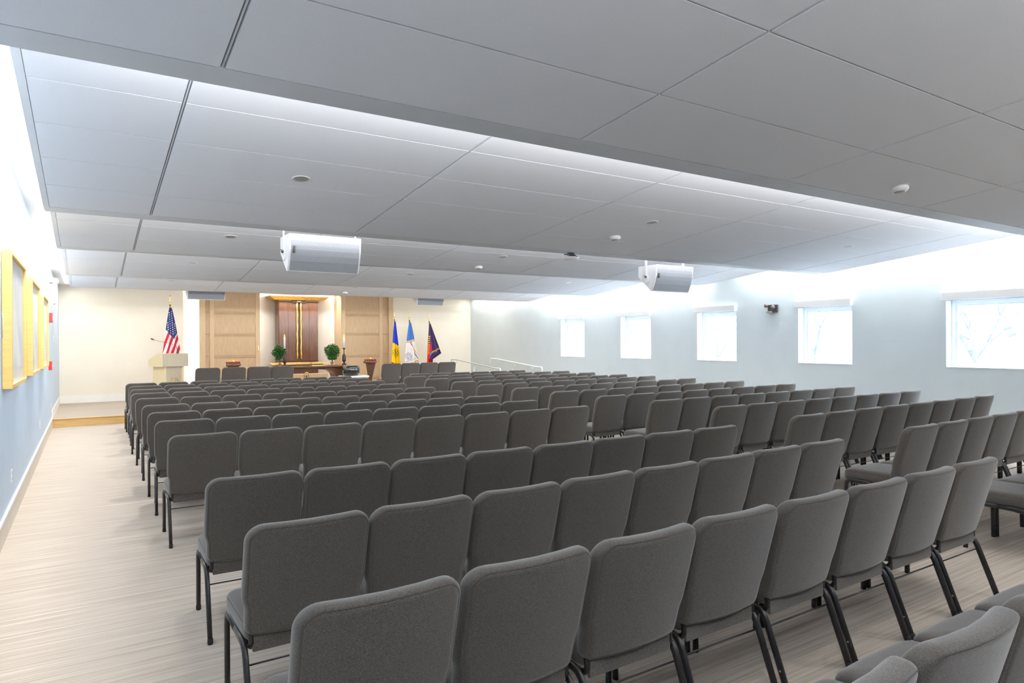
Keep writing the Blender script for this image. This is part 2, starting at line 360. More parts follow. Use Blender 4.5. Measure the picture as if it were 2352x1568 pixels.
# windows
for n, (y0, y1) in enumerate(WIN[::-1]):
    d = thing('window_%d' % (n + 1), (XR + .165, (y0 + y1) / 2, WZ0), 'square window in the right wall, %s' % ['nearest the camera', 'second from the camera', 'third from the camera', 'fourth from the camera', 'farthest, beside the stage'][n], 'window', kind='structure')
    h = (y1 - y0) / 2; H = WZ1 - WZ0
    mb = MB()
    for s in (-1, 1): mb.box((.0, s * h, 0), (.072, s * (h - .045), H), m_trim, .004)
    mb.box((.001, -h + .045, 0), (.071, h - .045, .045), m_trim, .004); mb.box((.001, -h + .045, H - .06), (.071, h - .045, H), m_trim, .004)
    for s in (-1, 1): mb.box((.02, s * (h - .043), .043), (.06, s * (h - .080), H - .058), m_band, .003)
    mb.box((.021, -h + .08, .043), (.059, h - .08, .070), m_trim, .003); mb.box((.021, -h + .08, H - .085), (.059, h - .08, H - .058), m_trim, .003)
    mb.build('window_frame', d)
    MB().box((.038, -h + .078, .068), (.042, h - .078, H - .083), m_glass).build('pane', d)
    MB().box((-.168, -h, .0), (.0, h, .012), m_trim, .002).build('window_sill', d)

# ================================================================ ROLLER SHADES, WALL DEVICES
WN = ['farthest', 'fourth-nearest', 'third-nearest', 'second-nearest', 'nearest']
for i, (y0, y1) in enumerate(WIN[:5]):
    t = thing('roller_shade', (XR, (y0 + y1) / 2, WZ1), 'white roller shade box above the %s window in the right wall' % WN[i], 'shade', group='roller shades over the windows')
    h = (y1 - y0) / 2
    MB().box((-.09, -h - .025, .0), (-.001, h + .025, .115), m_trim, .004).build('cassette', t)
    MB().box((-.045, -h + .01, -.012), (-.03, h - .01, .0), m_band).build('hem_bar', t)

def label_box(name, loc, size, m, label, cat, bev=.004):
    mb = MB(); x, y, z = size; mb.box((-x / 2, -y / 2, -z / 2), (x / 2, y / 2, z / 2), m, bev)
    o = mb.build(name); o.location = loc; return tag(o, label, cat)
def outlet(loc, side, label):
    o = thing('wall_outlet', loc, label, 'outlet', group='electrical outlets')
    s = side
    MB().box((0, -.036, -.058), (s * .006, .036, .058), m_trim, .002).build('cover_plate', o)
    for z in (-.024, .024): MB().box((s * .006, -.012, z - .014), (s * .008, .012, z + .014), m_grey, .001).build('socket', o)
outlet((XL, 7.59, .42), 1, 'white outlet low on the left wall, nearest the camera')
outlet((XL, 11.8, .46), 1, 'white outlet low on the left wall below the farthest frame')
outlet((XL, 15.3, .42), 1, 'white outlet low on the left wall beside the stage step')
outlet((XR, 16.9, .72), -1, 'white outlet on the right wall below the wall handrail')
t = thing('light_switch', (XL, 16.5, 1.72), 'white light switch on the left wall above the stage', 'switch')
MB().box((0, -.036, -.06), (.006, .036, .06), m_trim, .002).build('cover_plate', t); MB().box((.006, -.01, -.02), (.014, .01, .02), m_grey, .002).build('toggle', t)
t = thing('emergency_light', (XL, 15.0, 2.80), 'grey emergency light high on the left wall near the stage', 'light')
MB().box((0, -.14, -.05), (.05, .14, .05), m_grey, .006).build('housing', t)
for y in (-.09, .09): MB().box((.05, y - .04, -.045), (.13, y + .04, .035), m_trim, .01).build('lamp_head', t)
t = thing('strobe_light', (XL, 15.4, 2.40), 'white fire strobe on the left wall above the red pull station', 'alarm')
MB().box((0, -.06, -.07), (.04, .06, .07), m_trim, .008).build('base', t); MB().ball((.05, 0, 0), .03, m_grey).build('lens', t)
t = thing('fire_alarm', (XL, 14.8, 2.10), 'red and white fire alarm horn on the left wall, above frame height', 'alarm')
MB().box((0, -.06, -.09), (.05, .06, .09), m_red, .008).build('housing', t); MB().box((.05, -.03, -.05), (.065, .03, .02), m_trim, .004).build('lens', t)
t = thing('fire_alarm', (XL, 14.5, 1.23), 'red fire alarm pull box on the left wall beside the farthest frame', 'alarm')
MB().box((0, -.06, -.08), (.05, .06, .08), m_red, .006).build('housing', t); MB().box((.05, -.035, -.02), (.06, .035, .0), m_trim, .003).build('pull_handle', t)
t = thing('emergency_light', (XR, 7.83, 2.20), 'dark twin-head emergency light on the right wall between two windows', 'light')
MB().box((-.04, -.10, -.07), (0, .10, .07), m_dark, .004).build('housing', t)
MB().box((-.10, .00, -.085), (-.04, .09, -.05), m_grey, .004).build('bracket', t)
for y, z in ((-.05, .02), (.10, .055)): MB().ball((-.09, y, z), .040, m_brown, .8, 1, 1).tube([(-.04, y, z), (-.08, y, z)], .012, m_dark, 8).build('lamp_head', t)

# ceiling devices
def zc(y, yp): return ZL + SL * (yp - y)
def downlight(x, y, yp, label):
    t = thing('recessed_light', (x, y, zc(y, yp)), label, 'light', group='recessed ceiling lights')
    t.rotation_euler = (-math.atan(SL), 0, 0)
    MB().lathe([(.050, -.001), (.066, -.004), (.068, -.001), (.068, .0)], m_trim, seg=28).build('trim_ring', t)
    MB().lathe([(.0505, -.0045), (.001, -.0045)], m_dl, seg=28).build('lens', t)
m_dl = mat('downlight_lens', (0.62, 0.62, 0.60), 0.3)
BN = {6.51: 'second', 9.12: 'third', 12.68: 'fourth', 15.40: 'last'}
for y, yp in ((5.11, 6.51), (8.09, 9.12), (11.32, 12.68), (14.32, 15.40)):
    for x, s in ((1.37, 'left'), (5.02, 'middle'), (8.67, 'right')):
        if x == 8.67 and y in (8.09, 14.32): continue
        downlight(x, y, yp, 'round recessed light, %s one in the %s ceiling bay from the camera' % (s, BN[yp]))
def dl_lamp(x, y, yp):
    l = bpy.data.lights.new('downlight_lamp', 'AREA'); l.shape = 'DISK'; l.size = 0.10; l.energy = 13 if y > 6 else 6; l.color = (1, .98, .95); l.spread = math.radians(150)
    o = bpy.data.objects.new('downlight_lamp', l); COL.objects.link(o); o.location = (x, y, zc(y, yp) - .012)
for y, yp in ((1.2, 2.87), (5.11, 6.51), (8.09, 9.12), (11.32, 12.68), (14.32, 15.40)):
    for x in (1.37, 5.02, 8.67): dl_lamp(x, y, yp)
def smoke(x, y, yp, r, label):
    t = thing('smoke_detector', (x, y, zc(y, yp)), label, 'smoke detector', group='smoke detectors')
    t.rotation_euler = (-math.atan(SL), 0, 0)
    MB().lathe([(r * .9, 0), (r, -.008), (r, -.022), (r * .8, -.036), (r * .3, -.040)], m_trim, seg=24).build('housing', t)
    MB().lathe([(r * .62, -.0385), (r * .5, -.043), (r * .2, -.044)], m_grey, seg=24).build('sensor_cap', t)
smoke(5.09, 2.61, 2.87, .062, 'white smoke detector on the nearest ceiling bay, upper right')
smoke(5.06, 5.74, 6.51, .065, 'white smoke detector on the second ceiling bay from the camera')
smoke(5.02, 8.80, 9.12, .06, 'small white smoke detector on the third ceiling bay from the camera')
smoke(5.01, 15.0, 15.4, .06, 'tiny white smoke detector on the last ceiling bay before the stage')
t = thing('dome_camera', (5.14, 6.66, ZL), 'white dome camera with black mount hanging under the second ceiling band', 'camera')
MB().lathe([(.045, -.012), (.05, 0)], m_dark, seg=16).tube([(0, 0, -.005), (0, 0, -.055)], .014, m_dark, 8).box((-.10, -.012, -.030), (.07, .012, -.018), m_dark, .003).box((-.02, -.012, -.045), (.10, .012, -.030), m_dark, .003).box((-.012, -.06, -.030), (.012, .06, -.018), m_dark, .003).build('mount', t)
MB().lathe([(.085, -.050), (.105, -.055), (.104, -.062), (.090, -.078), (.06, -.092), (.01, -.098)], m_trim, seg=28).build('dome', t)

# hanging loudspeakers
def make_speaker(bt):
    t = thing('loudspeaker', (0, 0, 0), 'x', 'speaker', group='white hanging loudspeakers')
    W = .39
    prof = [(-.21, 0), (-.215, -.02), (-.20, -.16), (-.165, -.28), (-.115, -.385), (-.10, -.39), (.13, -.20), (.17, -.16), (.17, -.01), (.16, 0)]
    MB().prism(prof, -W, W, m_spk, 'x').build('cabinet', t)
    mb = MB(); g = [(-.212, -.022), (-.204, -.09), (-.197, -.16), (-.182, -.22), (-.163, -.28), (-.118, -.376)]
    for a, b in zip(g, g[1:]):
        mb.prism([(a[0] - .009, a[1]), (b[0] - .009, b[1] - .003), (b[0] + .004, b[1]), (a[0] + .004, a[1])], -W + .022, W - .016, m_grille, 'x', False)
    mb.build('grille', t)
    MB().box((-W + .04, -.218, -.20), (-W + .062, -.19, -.13), m_dark, .002).build('badge', t)['label'] = 'small dark maker badge'
    for s in (-1, 1):
        mb = MB(); mb.box((s * (W + .002), -.02, -.20), (s * (W + .012), .02, bt), m_trim, .002)
        mb.prism([(.0 + .05 * math.cos(a), -.20 + .07 * math.sin(a)) for a in [2 * PI * i / 20 for i in range(20)]], s * (W + .002), s * (W + .010), m_trim, 'x')
        mb.build('bracket', t)
        MB().ball((s * (W + .018), -.005, -.17), .018, m_dark).tube([(s * (W + .02), -.005, -.17), (s * (W + .03), .02, -.145)], .006, m_dark, 6).build('knob', t)
    return t
sp = make_speaker(.13)
sp.location = (2.17, 7.33, 2.77); sp['label'] = 'large white hanging loudspeaker, left of the two nearest the camera'
dup(sp, (7.47, 7.33, 2.745), 'white hanging loudspeaker near the windows, right of the two nearest the camera')
sp = make_speaker(.085); sp.location = (2.22, 16.25, 2.97); sp['label'] = 'white loudspeaker over the stage beside the striped flag'
dup(sp, (7.70, 16.25, 2.97), 'white loudspeaker over the stage above the three right-hand flags')

# framed pictures on the left wall
m_mat = pmat('picture_mat', (0.80, 0.79, 0.74), (0.86, 0.85, 0.80), 0.8, nscale=2)
m_art = pmat('faded_drawing', (0.72, 0.76, 0.80), (0.88, 0.88, 0.85), 0.8, nscale=1.6, detail=5, lo=.4, hi=.55)
for i, (y0, y1, z0, z1) in enumerate(((6.85, 8.36, 1.255, 2.405), (9.27, 10.66, 1.265, 2.375), (11.48, 12.90, 1.27, 2.33))):
    t = thing('framed_picture', (XL, (y0 + y1) / 2, (z0 + z1) / 2), ['yellow maple framed picture on the left wall, nearest the camera', 'yellow maple framed picture on the left wall, middle of three',
              'yellow maple framed picture on the left wall, farthest of three'][i], 'picture', group='framed pictures on the left wall')
    h = (y1 - y0) / 2; v = (z1 - z0) / 2; mb = MB()
    for s in (-1, 1):
        mb.box((.002, s * h, -v), (.072, s * (h - .034), v), m_framey, .002); mb.box((.002, -h + .034, s * v), (.072, h - .034, s * (v - .034)), m_framey, .002)
    mb.build('frame', t)
    MB().box((.036, -h + .034, -v + .034), (.044, h - .034, v - .034), m_mat).build('mat_board', t)
    MB().box((.044, -h + .16, -v + .16), (.0455, h - .16, v - .16), m_art).build('print', t)['label'] = 'pale faded drawing'
    MB().box((.056, -h + .034, -v + .034), (.058, h - .034, v - .034), m_pglass).build('glazing', t)
    MB().tube([(.006, -h - .004, .05), (.012, -h - .03, .0), (.006, -h - .004, -.15)], .003, m_trim, 6).build('hanging_wire', t)

# ================================================================ CHAIRS
def outline(half, n=9):
    """closed outline (list) from right half description mirrored"""
    return half + [(-x, z) for x, z in reversed(half)]
def arc(cx, cz, r, a0, a1, n): return [(cx + r * math.cos(math.radians(a0 + (a1 - a0) * i / n)), cz + r * math.sin(math.radians(a0 + (a1 - a0) * i / n))) for i in range(n + 1)]
def inset(poly, d):
    n = len(poly); out = []
    for i in range(n):
        p0, p1, p2 = Vector(poly[i - 1]), Vector(poly[i]), Vector(poly[(i + 1) % n])
        e1 = (p1 - p0); e2 = (p2 - p1)
        if e1.length < 1e-7: e1 = e2
        if e2.length < 1e-7: e2 = e1
        e1.normalize(); e2.normalize(); t = (e1 + e2).normalized(); nrm = Vector((-t.y, t.x))
        out.append((p1.x + nrm.x * d, p1.y + nrm.y * d))
    return out
def pillow(mb, poly, rings, cen, inner, m, mapf, seam=()):
    """poly CCW; rings: (inset, depth, material) from first face centre round the rim to the other; inner: scales for domed faces"""
    allr = []
    first, last = rings[0], rings[-1]
    def scaled(base, s): return [(cen[0] + (x - cen[0]) * s, cen[1] + (z - cen[1]) * s) for x, z in base]
    b0 = inset(poly, first[0])
    for s, dz in inner[0]: allr.append((scaled(b0, s), first[1] + dz, m))
    for ins, dp, mm in rings: allr.append((inset(poly, ins), dp, mm))
    b1 = inset(poly, last[0])
    for s, dz in reversed(inner[1]): allr.append((scaled(b1, s), last[1] + dz, m))
    R = [[mb.bm.verts.new(mapf(x, z, d)) for x, z in pts] for pts, d, _ in allr]
    n = len(poly)
    for i in range(len(R) - 1):
        k = mb.mi(allr[i + 1][2])
        for j in range(n):
            f = mb.bm.faces.new((R[i][j], R[i][(j + 1) % n], R[i + 1][(j + 1) % n], R[i + 1][j])); f.material_index = k; f.smooth = True
    for rg in (R[0], R[-1]):
        f = mb.bm.faces.new(rg); f.material_index = mb.mi(m); f.smooth = True

def make_chair():
    t = thing('stacking_chair', (0, 0, 0), 'x', 'chair')
    # backrest (outline in x,z)
    half = [(.0, .395), (.10, .395)] + arc(.202, .439, .044, -90, 0, 5) + [(.247, .47), (.2475, .505), (.249, .522), (.2535, .538), (.259, .554), (.2615, .572), (.262, .60), (.262, .66), (.262, .74)] \
        + arc(.187, .815, .075, 0, 90, 9) + [(.11, .8895), (.0, .889)]
    poly = half + [(-x, z) for x, z in reversed(half[1:-1])]
    def mp(x, z, d):
        y = -.147 - (z - .395) * .275
        bow = -.036 * (1 - min(1, (x / .262) ** 2))
        return (x, y + bow + d, z)
    T = .036
    rings = [(.034, -T, m_fab), (.019, -T + .0004, m_fab), (.0172, -T + .0022, m_fab), (.0162, -T + .0022, m_seam), (.0145, -T + .0012, m_fab), (.007, -T + .008, m_fab),
             (.0015, -T + .020, m_fab), (0, 0, m_fab), (.001, T - .018, m_fab), (.006, T - .007, m_fab), (.016, T, m_fab), (.034, T + .004, m_fab)]
    mb = MB(); pillow(mb, poly, rings, (0, .66), ([(.06, 0), (.2, 0), (.35, 0), (.5, 0), (.65, 0), (.8, 0), (.92, 0)], [(.06, .010), (.25, .0095), (.45, .008), (.65, .006), (.85, .002)]), m_fab, mp)
    mb.build('backrest', t)
    # seat cushion (outline in x,y)
    hs = [(.0, -.185), (.15, -.185)] + arc(.201, -.142, .043, -90, 0, 4) + [(.247, -.10), (.250, .05), (.250, .18)] + arc(.190, .22, .06, 0, 90, 7) + [(.08, .286), (.0, .289)]
    ps = hs + [(-x, y) for x, y in reversed(hs[1:-1])]
    def ms(x, y, d):
        return (x, y, d - .012 * max(0, (y - .12) / .16) ** 2 - (.0 if d < .42 else .010 * max(0, (y - .18) / .1) ** 2))
    rings = [(.03, .378, m_black), (.008, .378, m_fab), (.001, .388, m_fab), (0, .41, m_fab), (.0, .440, m_fab), (.002, .4450, m_fab), (.003, .4460, m_seam), (.002, .449, m_fab), (.008, .460, m_fab), (.020, .468, m_fab), (.036, .473, m_fab)]
    mb = MB(); pillow(mb, ps, rings, (0, .04), ([(.2, 0), (.8, 0)], [(.12, .012), (.4, .010), (.7, .007), (.9, .002)]), m_fab, ms)
    mb.build('seat', t)
    mb = MB(); mb.box((-.217, -.188, .330), (.217, -.172, .400), m_fab, .006); mb.build('rear_panel', t)
    for s in (-1, 1):
        mb = MB(); mb.tube([(s * .222, -.165, .435), (s * .221, -.178, .400), (s * .221, -.180, .372), (s * .221, -.165, .350), (s * .221, -.135, .343), (s * .221, -.08, .348)], .012, m_black, 10); mb.build('bracket', t)
        x = s * .2455
        fr = [(x, .240, 0), (x, .241, .10), (x, .243, .30), (x, .240, .335), (x, .225, .358), (x, .20, .367), (x, .02, .364)]
        mb = MB(); mb.tube(fr, .013, m_black, 10, 1.35); mb.lathe([(.013, 0), (.0145, .003), (.0145, .028), (.012, .031)], m_rubber, (x, .240, 0), 12)
        mb.ball((x + s * .013, .241, .07), .006, m_steel, .6, 1, 1, 8); mb.build('leg', t)
        rr = [(x, .02, .364), (x, -.12, .361), (x, -.150, .355), (x, -.172, .338), (x, -.190, .310), (x, -.232, .20), (x, -.308, 0)]
        mb = MB(); mb.tube(rr, .013, m_black, 10, 1.35); mb.lathe([(.013, 0), (.0145, .003), (.0145, .028), (.012, .031)], m_rubber, (x, -.307, 0), 12)
        mb.ball((x + s * .013, -.270, .11), .005, m_steel, .6, 1, 1, 8); mb.build('leg', t)
    MB().tube([(-.247, -.195, .285), (.247, -.195, .285)], .0042, m_black, 8).build('stretcher', t)
    MB().tube([(-.238, .165, .362), (-.232, .16, .335), (-.232, .175, .30), (-.232, .19, .31), (-.234, .185, .345), (-.238, .19, .36)], .003, m_steel, 6).build('coupling_hook', t)
    return t

ORD = ['first', 'second', 'third', 'fourth', 'fifth', 'sixth', 'seventh', 'eighth', 'ninth', 'tenth', 'eleventh', 'twelfth', 'thirteenth', 'fourteenth']
# rows from the back of the room: x of first chair, pitch, y of first chair, y step per chair, count
LEFT = [(1.08, .535, .83, 0, 6), (.975, .543, 1.90, 0, 8), (1.02, .530, 2.83, .004, 8), (1.03, .530, 3.92, -.012, 8), (1.02, .538, 5.92, 0, 8), (1.03, .530, 7.10, -.034, 8), (1.03, .530, 8.01, -.033, 8),
        (1.03, .530, 8.98, -.02, 8), (1.04, .530, 10.13, -.05, 8), (1.03, .530, 11.2, -.038, 8), (1.05, .530, 12.14, -.014, 8), (1.07, .538, 13.12, -.008, 8), (1.06, .533, 14.04, -.006, 8)]
RIGHT = [(6.23, .53, 1.94, 0, 3), (6.23, .53, 2.90, .005, 8), (6.21, .540, 3.94, .004, 8), (6.32, .53, 4.96, -.01, 8), (6.30, .533, 5.93, -.01, 8), (6.16, .545, 6.80, .006, 8), (6.12, .545, 7.78, .01, 8),
         (6.06, .550, 8.75, .03, 8), (6.04, .552, 9.82, .03, 8), (6.04, .550, 10.75, .02, 8), (6.06, .548, 11.90, .01, 8), (6.08, .548, 12.97, 0, 8), (6.64, .530, 13.97, 0, 6)]
chair0 = make_chair(); used = False
def place_chair(x, y, z, rz, label, group):
    global used
    if not used:
        used = True; chair0.location = (x, y, z); chair0.rotation_euler = (0, 0, rz); chair0['label'] = label; chair0['group'] = group
    else: dup(chair0, (x, y, z), label, rz, group)
for blk, ROWS in (('left', LEFT), ('right', RIGHT)):
    for i, (x0, wd, y0, dy, n) in enumerate(ROWS):
        for j in range(n):
            jr = random.Random(i * 31 + j * 7 + (500 if blk == 'right' else 0))
            lab = 'grey upholstered chair, %s from left in the %s row from the back, %s block' % (ORD[j], ORD[i], blk)
            place_chair(x0 + wd * j - .23, y0 + dy * j + .282 + jr.uniform(-.008, .008), 0, math.atan(dy / wd) + math.radians(jr.uniform(-.4, .4)), lab, 'grey chairs in rows, %s block' % blk)
for j, x in enumerate((2.51, 3.07, 3.62, 4.16)):
    place_chair(x - .22, 16.44 + .282, PLZ, 0, 'grey upholstered chair on the stage left of the altar table, %s from left' % ORD[j], 'grey chairs on the stage')
for j, x in enumerate((6.93, 7.47, 8.01, 8.55)):
    place_chair(x - .22, 16.35 + .282, PLZ, math.radians(-3), 'grey upholstered chair on the stage right of the fruit pedestal, %s from left' % ORD[j], 'grey chairs on the stage')

# ================================================================ STAGE FURNISHINGS
# ark
t = thing('ark_cabinet', (5.245, 19.95, .47), 'tall glossy walnut ark cabinet with gold crown and handles in the stage niche', 'cabinet')
AZ = .47
MB().box((-.575, 0, 0), (.575, 0.40, 2.34), m_walnut, .006).build('body', t)
for s in (-1, 1):
    d = MB().box((s * .03, -.03, .60), (s * .565, 0, 2.32), m_walnut, .004).box((s * .30, -.036, .60), (s * .304, -.028, 2.32), m_dkwood).build('door', t)
    pts = [(s * .055 + .004 * math.sin(k * 1.7), -.055, .66 + k * .11) for k in range(16)]
    MB().tube(pts, [.024 + .004 * math.sin(k * 2.3) for k in range(16)], m_gold, 10).build('handle', d)['label'] = 'long wavy gold handle'
MB().box((-.60, -.05, 2.335), (.60, .40, 2.355), m_walnut, .004).box((-.57, -.03, 2.355), (.57, .38, 2.385), m_oakp, .003).build('cornice', t)
mb = MB(); mb.faces([(-.70, -.12, 2.387), (.70, -.12, 2.387), (.70, .3, 2.387), (-.70, .3, 2.387), (-.86, -.22, 2.487), (.86, -.22, 2.487), (.86, .36, 2.487), (-.86, .36, 2.487)],
                    [(0, 3, 2, 1), (4, 5, 6, 7), (0, 1, 5, 4), (1, 2, 6, 5), (2, 3, 7, 6), (3, 0, 4, 7)], m_gold)
mb.build('crown', t)['label'] = 'flared gold crown slab'
MB().box((-.86, -.22, 2.488), (.86, .36, 2.500), m_walnut).build('crown_cap', t)
p = MB().box((-.20, -.075, 2.315), (.20, -.045, 2.39), m_dkwood, .004).build('plaque', t)
tx = MB()
for k in range(6): tx.box((-.06 + k * .021, -.078, 2.345), (-.045 + k * .021, -.075, 2.365), m_trim)
tx.build('lettering', p)
MB().box((-.66, -.09, .50), (.66, .40, .56), m_walnut, .004).build('plinth', t)
mb = MB(); mb.prism([(-.90, .565), (-.80, .50), (.74, .50), (.86, .565)], -.22, -.10, m_gold, 'y'); mb.build('ledge', t)['label'] = 'long gold ledge below the doors'

# altar table
t = thing('altar_table', (4.90, 17.35, PLZ), 'long walnut altar table with curved legs on the stage', 'table')
TZ = .845
MB().box((-1.30, -.38, TZ - .035), (1.02, .38, TZ), m_walnuth, .006).build('tabletop', t)
for cx in (-.95, .66):
    half = [(.11, 0), (.11, .56), (.14, .64), (.21, .70), (.34, .745), (.43, .77), (.43, .81)]
    poly = [(cx + x, z) for x, z in half] + [(cx - x, z) for x, z in reversed(half)]
    MB().prism(poly, -.24, .24, m_walnuth, 'y').build('leg', t)
mb = MB(); mb.prism([(-.60, .74), (-.2, .775), (.30, .74), (.30, .81), (-.60, .81)], -.20, .20, m_walnuth, 'y'); mb.build('apron', t)
MB().box((-.6, -.03, .12), (.42, .03, .20), m_walnuth, .004).build('stretcher', t)

def candlestick(x, y, label, clabel):
    t = thing('candlestick', (x, y, PLZ + TZ), label, 'candlestick', group='tall candlesticks on the altar table')
    MB().lathe([(.055, 0), (.06, .012), (.058, .03), (.03, .055), (.018, .07)], m_dkwood, seg=20).build('base', t)
    MB().lathe([(.018, .07), (.045, .10), (.052, .13), (.048, .22), (.040, .27), (.018, .29), (.012, .33), (.011, .40), (.020, .425), (.044, .44), (.046, .452), (.020, .453)], m_dkwood, seg=20).build('stem', t)
    c = thing('candle', (x, y, PLZ + TZ + .4535), clabel, 'candle', group='white electric candles')
    MB().lathe([(.0235, 0), (.0235, .27), (.018, .278)], m_candle, seg=20).build('wax_body', c)
    MB().lathe([(.012, .278), (.016, .295), (.013, .32), (.006, .345), (.001, .36)], m_flame, seg=14).build('flame', c)['label'] = 'glowing yellow flame tip'
m_candle = pmat('candle_white', (0.80, 0.80, 0.82), (0.84, 0.84, 0.86), 0.4, nscale=5)
m_flame = mat('flame', (1, .6, .05), .4, emit=(1.0, .55, .05), estr=1.4)
candlestick(4.185, 17.25, 'dark turned candlestick on the altar table, left one in front of the ark', 'white candle on the left candlestick')
candlestick(5.735, 17.30, 'dark turned candlestick at the right end of the altar table', 'white candle on the right candlestick')

# prayer book on the table
t = thing('prayer_book', (4.98, 17.20, PLZ + TZ), 'thick gold and black book lying on the altar table', 'book')
MB().box((-.145, -.09, 0), (.145, .09, .030), m_brass, .004).build('lower_cover', t)
MB().box((-.14, -.085, .030), (.14, .085, .052), m_black, .002).build('page_block', t)
MB().box((-.15, -.095, .052), (.15, .095, .072), m_gold, .005).box((-.05, -.03, .072), (.05, .03, .080), m_gold, .003).build('upper_cover', t)

# plants on stands
m_leaf = pmat('glossy_leaf', (0.02, 0.10, 0.02), (0.09, 0.25, 0.07), 0.25, nscale=30)
m_stemm = mat('plant_stem', (0.12, 0.09, 0.05), 0.7)
m_copper = pmat('copper_vase', (0.30, 0.10, 0.05), (0.45, 0.17, 0.08), 0.35, 0.6, nscale=12)
def plant(x, y, z, r, hgt, seed, label, slabel):
    rd = random.Random(seed)
    s = thing('plant_stand', (x, y, PLZ), slabel, 'stand', group='plant stands beside the ark')
    MB().box((-.12, -.12, z - PLZ - .04), (.12, .12, z - PLZ), m_white, .004).build('top', s)
    MB().box((-.09, -.09, 0), (.09, .09, z - PLZ - .04), m_white, .004).build('column', s)
    t = thing('potted_plant', (x, y, z), label, 'plant', group='round leafy plants beside the ark')
    MB().lathe([(.040, 0), (.044, .008), (.026, .025), (.036, .05), (.060, .085), (.056, .087), (.02, .05)], m_copper, seg=20).build('vase', t)
    mb = MB()
    for k in range(5):
        a = rd.uniform(0, 2 * PI); mb.tube([(0, 0, .07), (.02 * math.cos(a), .02 * math.sin(a), .16), (.10 * math.cos(a), .10 * math.sin(a), hgt * .6)], [.010, .008, .004], m_stemm, 6)
    mb.build('stem', t)
    mb = MB()
    for k in range(1500):
        u = Vector((rd.gauss(0, 1), rd.gauss(0, 1), rd.gauss(0, 1))).normalized() * rd.uniform(.02, 1.0) ** .5
        lump = 1 + .22 * math.sin(5 * u.x + seed) * math.cos(4 * u.z + seed)
        c = Vector((u.x * r * lump, u.y * r * lump, hgt + u.z * r * 1.12 * lump)); L = rd.uniform(.034, .055)
        d = (u + Vector((rd.uniform(-.7, .7), rd.uniform(-.7, .7), rd.uniform(-.4, .7)))).normalized(); s_ = d.cross(Vector((rd.random(), rd.random(), rd.random()))).normalized() * L * .30
        up = d.cross(s_).normalized() * L * .12
        mb.faces([c, c + d * L * .35 + s_ , c + d * L * .8 + s_ * .7 + up, c + d * L * 1.15, c + d * L * .8 - s_ * .7 + up, c + d * L * .35 - s_], [(0, 1, 5), (1, 2, 4, 5), (2, 3, 4)], m_leaf)
    mb.build('foliage', t)
plant(4.42, 18.75, .955, .155, .385, 3, 'leafy green plant in copper vase on the left side of the ark', 'white stand under the left leafy plant')
plant(5.82, 18.6, .975, .185, .355, 8, 'round leafy green plant in copper vase on the right side of the ark', 'white stand under the right leafy plant')

# fruit pedestals
def pedestal(x, y, h, label):
    t = thing('fruit_pedestal', (x, y, PLZ), label, 'pedestal', group='carved walnut pedestals with fruit')
    MB().lathe([(.10, h - .075), (.165, h - .06), (.18, h - .045), (.185, h - .005), (.15, h)], m_walnuth, seg=28).build('tray', t)
    for k in range(3):
        a = PI / 2 + 2 * PI * k / 3
        pr = [(.02, 0), (.06, 0), (.05, .25), (.055, .45), (.09, .60), (.15, h - .07), (.02, h - .07)]
        m_ = MB(); m_.prism(pr, -.022, .022, m_walnuth, 'y'); m_.xf(Matrix.Rotation(a, 4, 'Z')); m_.build('leg', t)
    MB().lathe([(.11, 0), (.11, .02), (.05, .035)], m_walnuth, seg=24).build('base', t)
    return PLZ + h
def fruit(name, x, y, z, r, m, label, grp, cat):
    t = thing(name, (x, y, z), label, cat, group=grp)
    MB().lathe([(.1 * r, -.78 * r + r)] + [(r * math.sin(PI * k / 12), r - r * .95 * math.cos(PI * k / 12)) for k in range(2, 12)] + [(.1 * r, 1.84 * r)], m, seg=16).build('flesh', t)
    MB().tube([(0, 0, 1.82 * r), (.003, 0, 2.1 * r)], .002, m_stemm, 5).build('stem', t)
m_app = pmat('red_apple', (0.20, 0.012, 0.03), (0.36, 0.03, 0.05), 0.3, nscale=30)
m_orange = pmat('orange_peel', (0.85, 0.33, 0.02), (0.9, 0.42, 0.04), 0.45, nscale=120, bump=.2)
m_lemon = pmat('yellow_peel', (0.85, 0.62, 0.04), (0.9, 0.70, 0.06), 0.45, nscale=120, bump=.2)
m_green = pmat('green_apple', (0.45, 0.60, 0.12), (0.58, 0.68, 0.20), 0.35, nscale=20)
zt = pedestal(3.02, 17.6, .93, 'carved walnut pedestal tray with mixed fruit behind the left stage chairs')
POS = ['first', 'second', 'third', 'fourth', 'fifth', 'sixth', 'seventh']
for k in range(7): fruit('apple', 3.02 - .144 + .048 * k, 17.6 - .10 * math.sin(PI * (k + .5) / 7), zt, .0285, m_app, 'small dark red apple on the left pedestal, %s from left' % POS[k], 'red apples on the left pedestal', 'fruit')
for k, (dx, m, n, l) in enumerate(((-.085, m_orange, 'orange', 'orange atop the left pedestal, left of the green apple'), (0, m_green, 'apple', 'pale green apple between two oranges on the left pedestal'), (.085, m_orange, 'orange', 'orange atop the left pedestal, right of the green apple'))):
    fruit(n, 3.02 + dx, 17.6 - .035, zt + .030, .034, m, l, 'large fruit on the left pedestal', 'fruit')
zt = pedestal(6.53, 17.5, .93, 'carved walnut fruit pedestal with flared legs right of the altar table')
for k in range(7): fruit('apple', 6.53 - .144 + .048 * k, 17.5 - .10 * math.sin(PI * (k + .5) / 7), zt, .0285, m_app, 'small dark red apple on the right pedestal, %s from left' % POS[k], 'red apples on the right pedestal', 'fruit')
fruit('lemon', 6.53, 17.46, zt + .032, .031, m_lemon, 'yellow lemon on top of the red apples on the right pedestal', 'yellow fruit on the right pedestal', 'fruit')

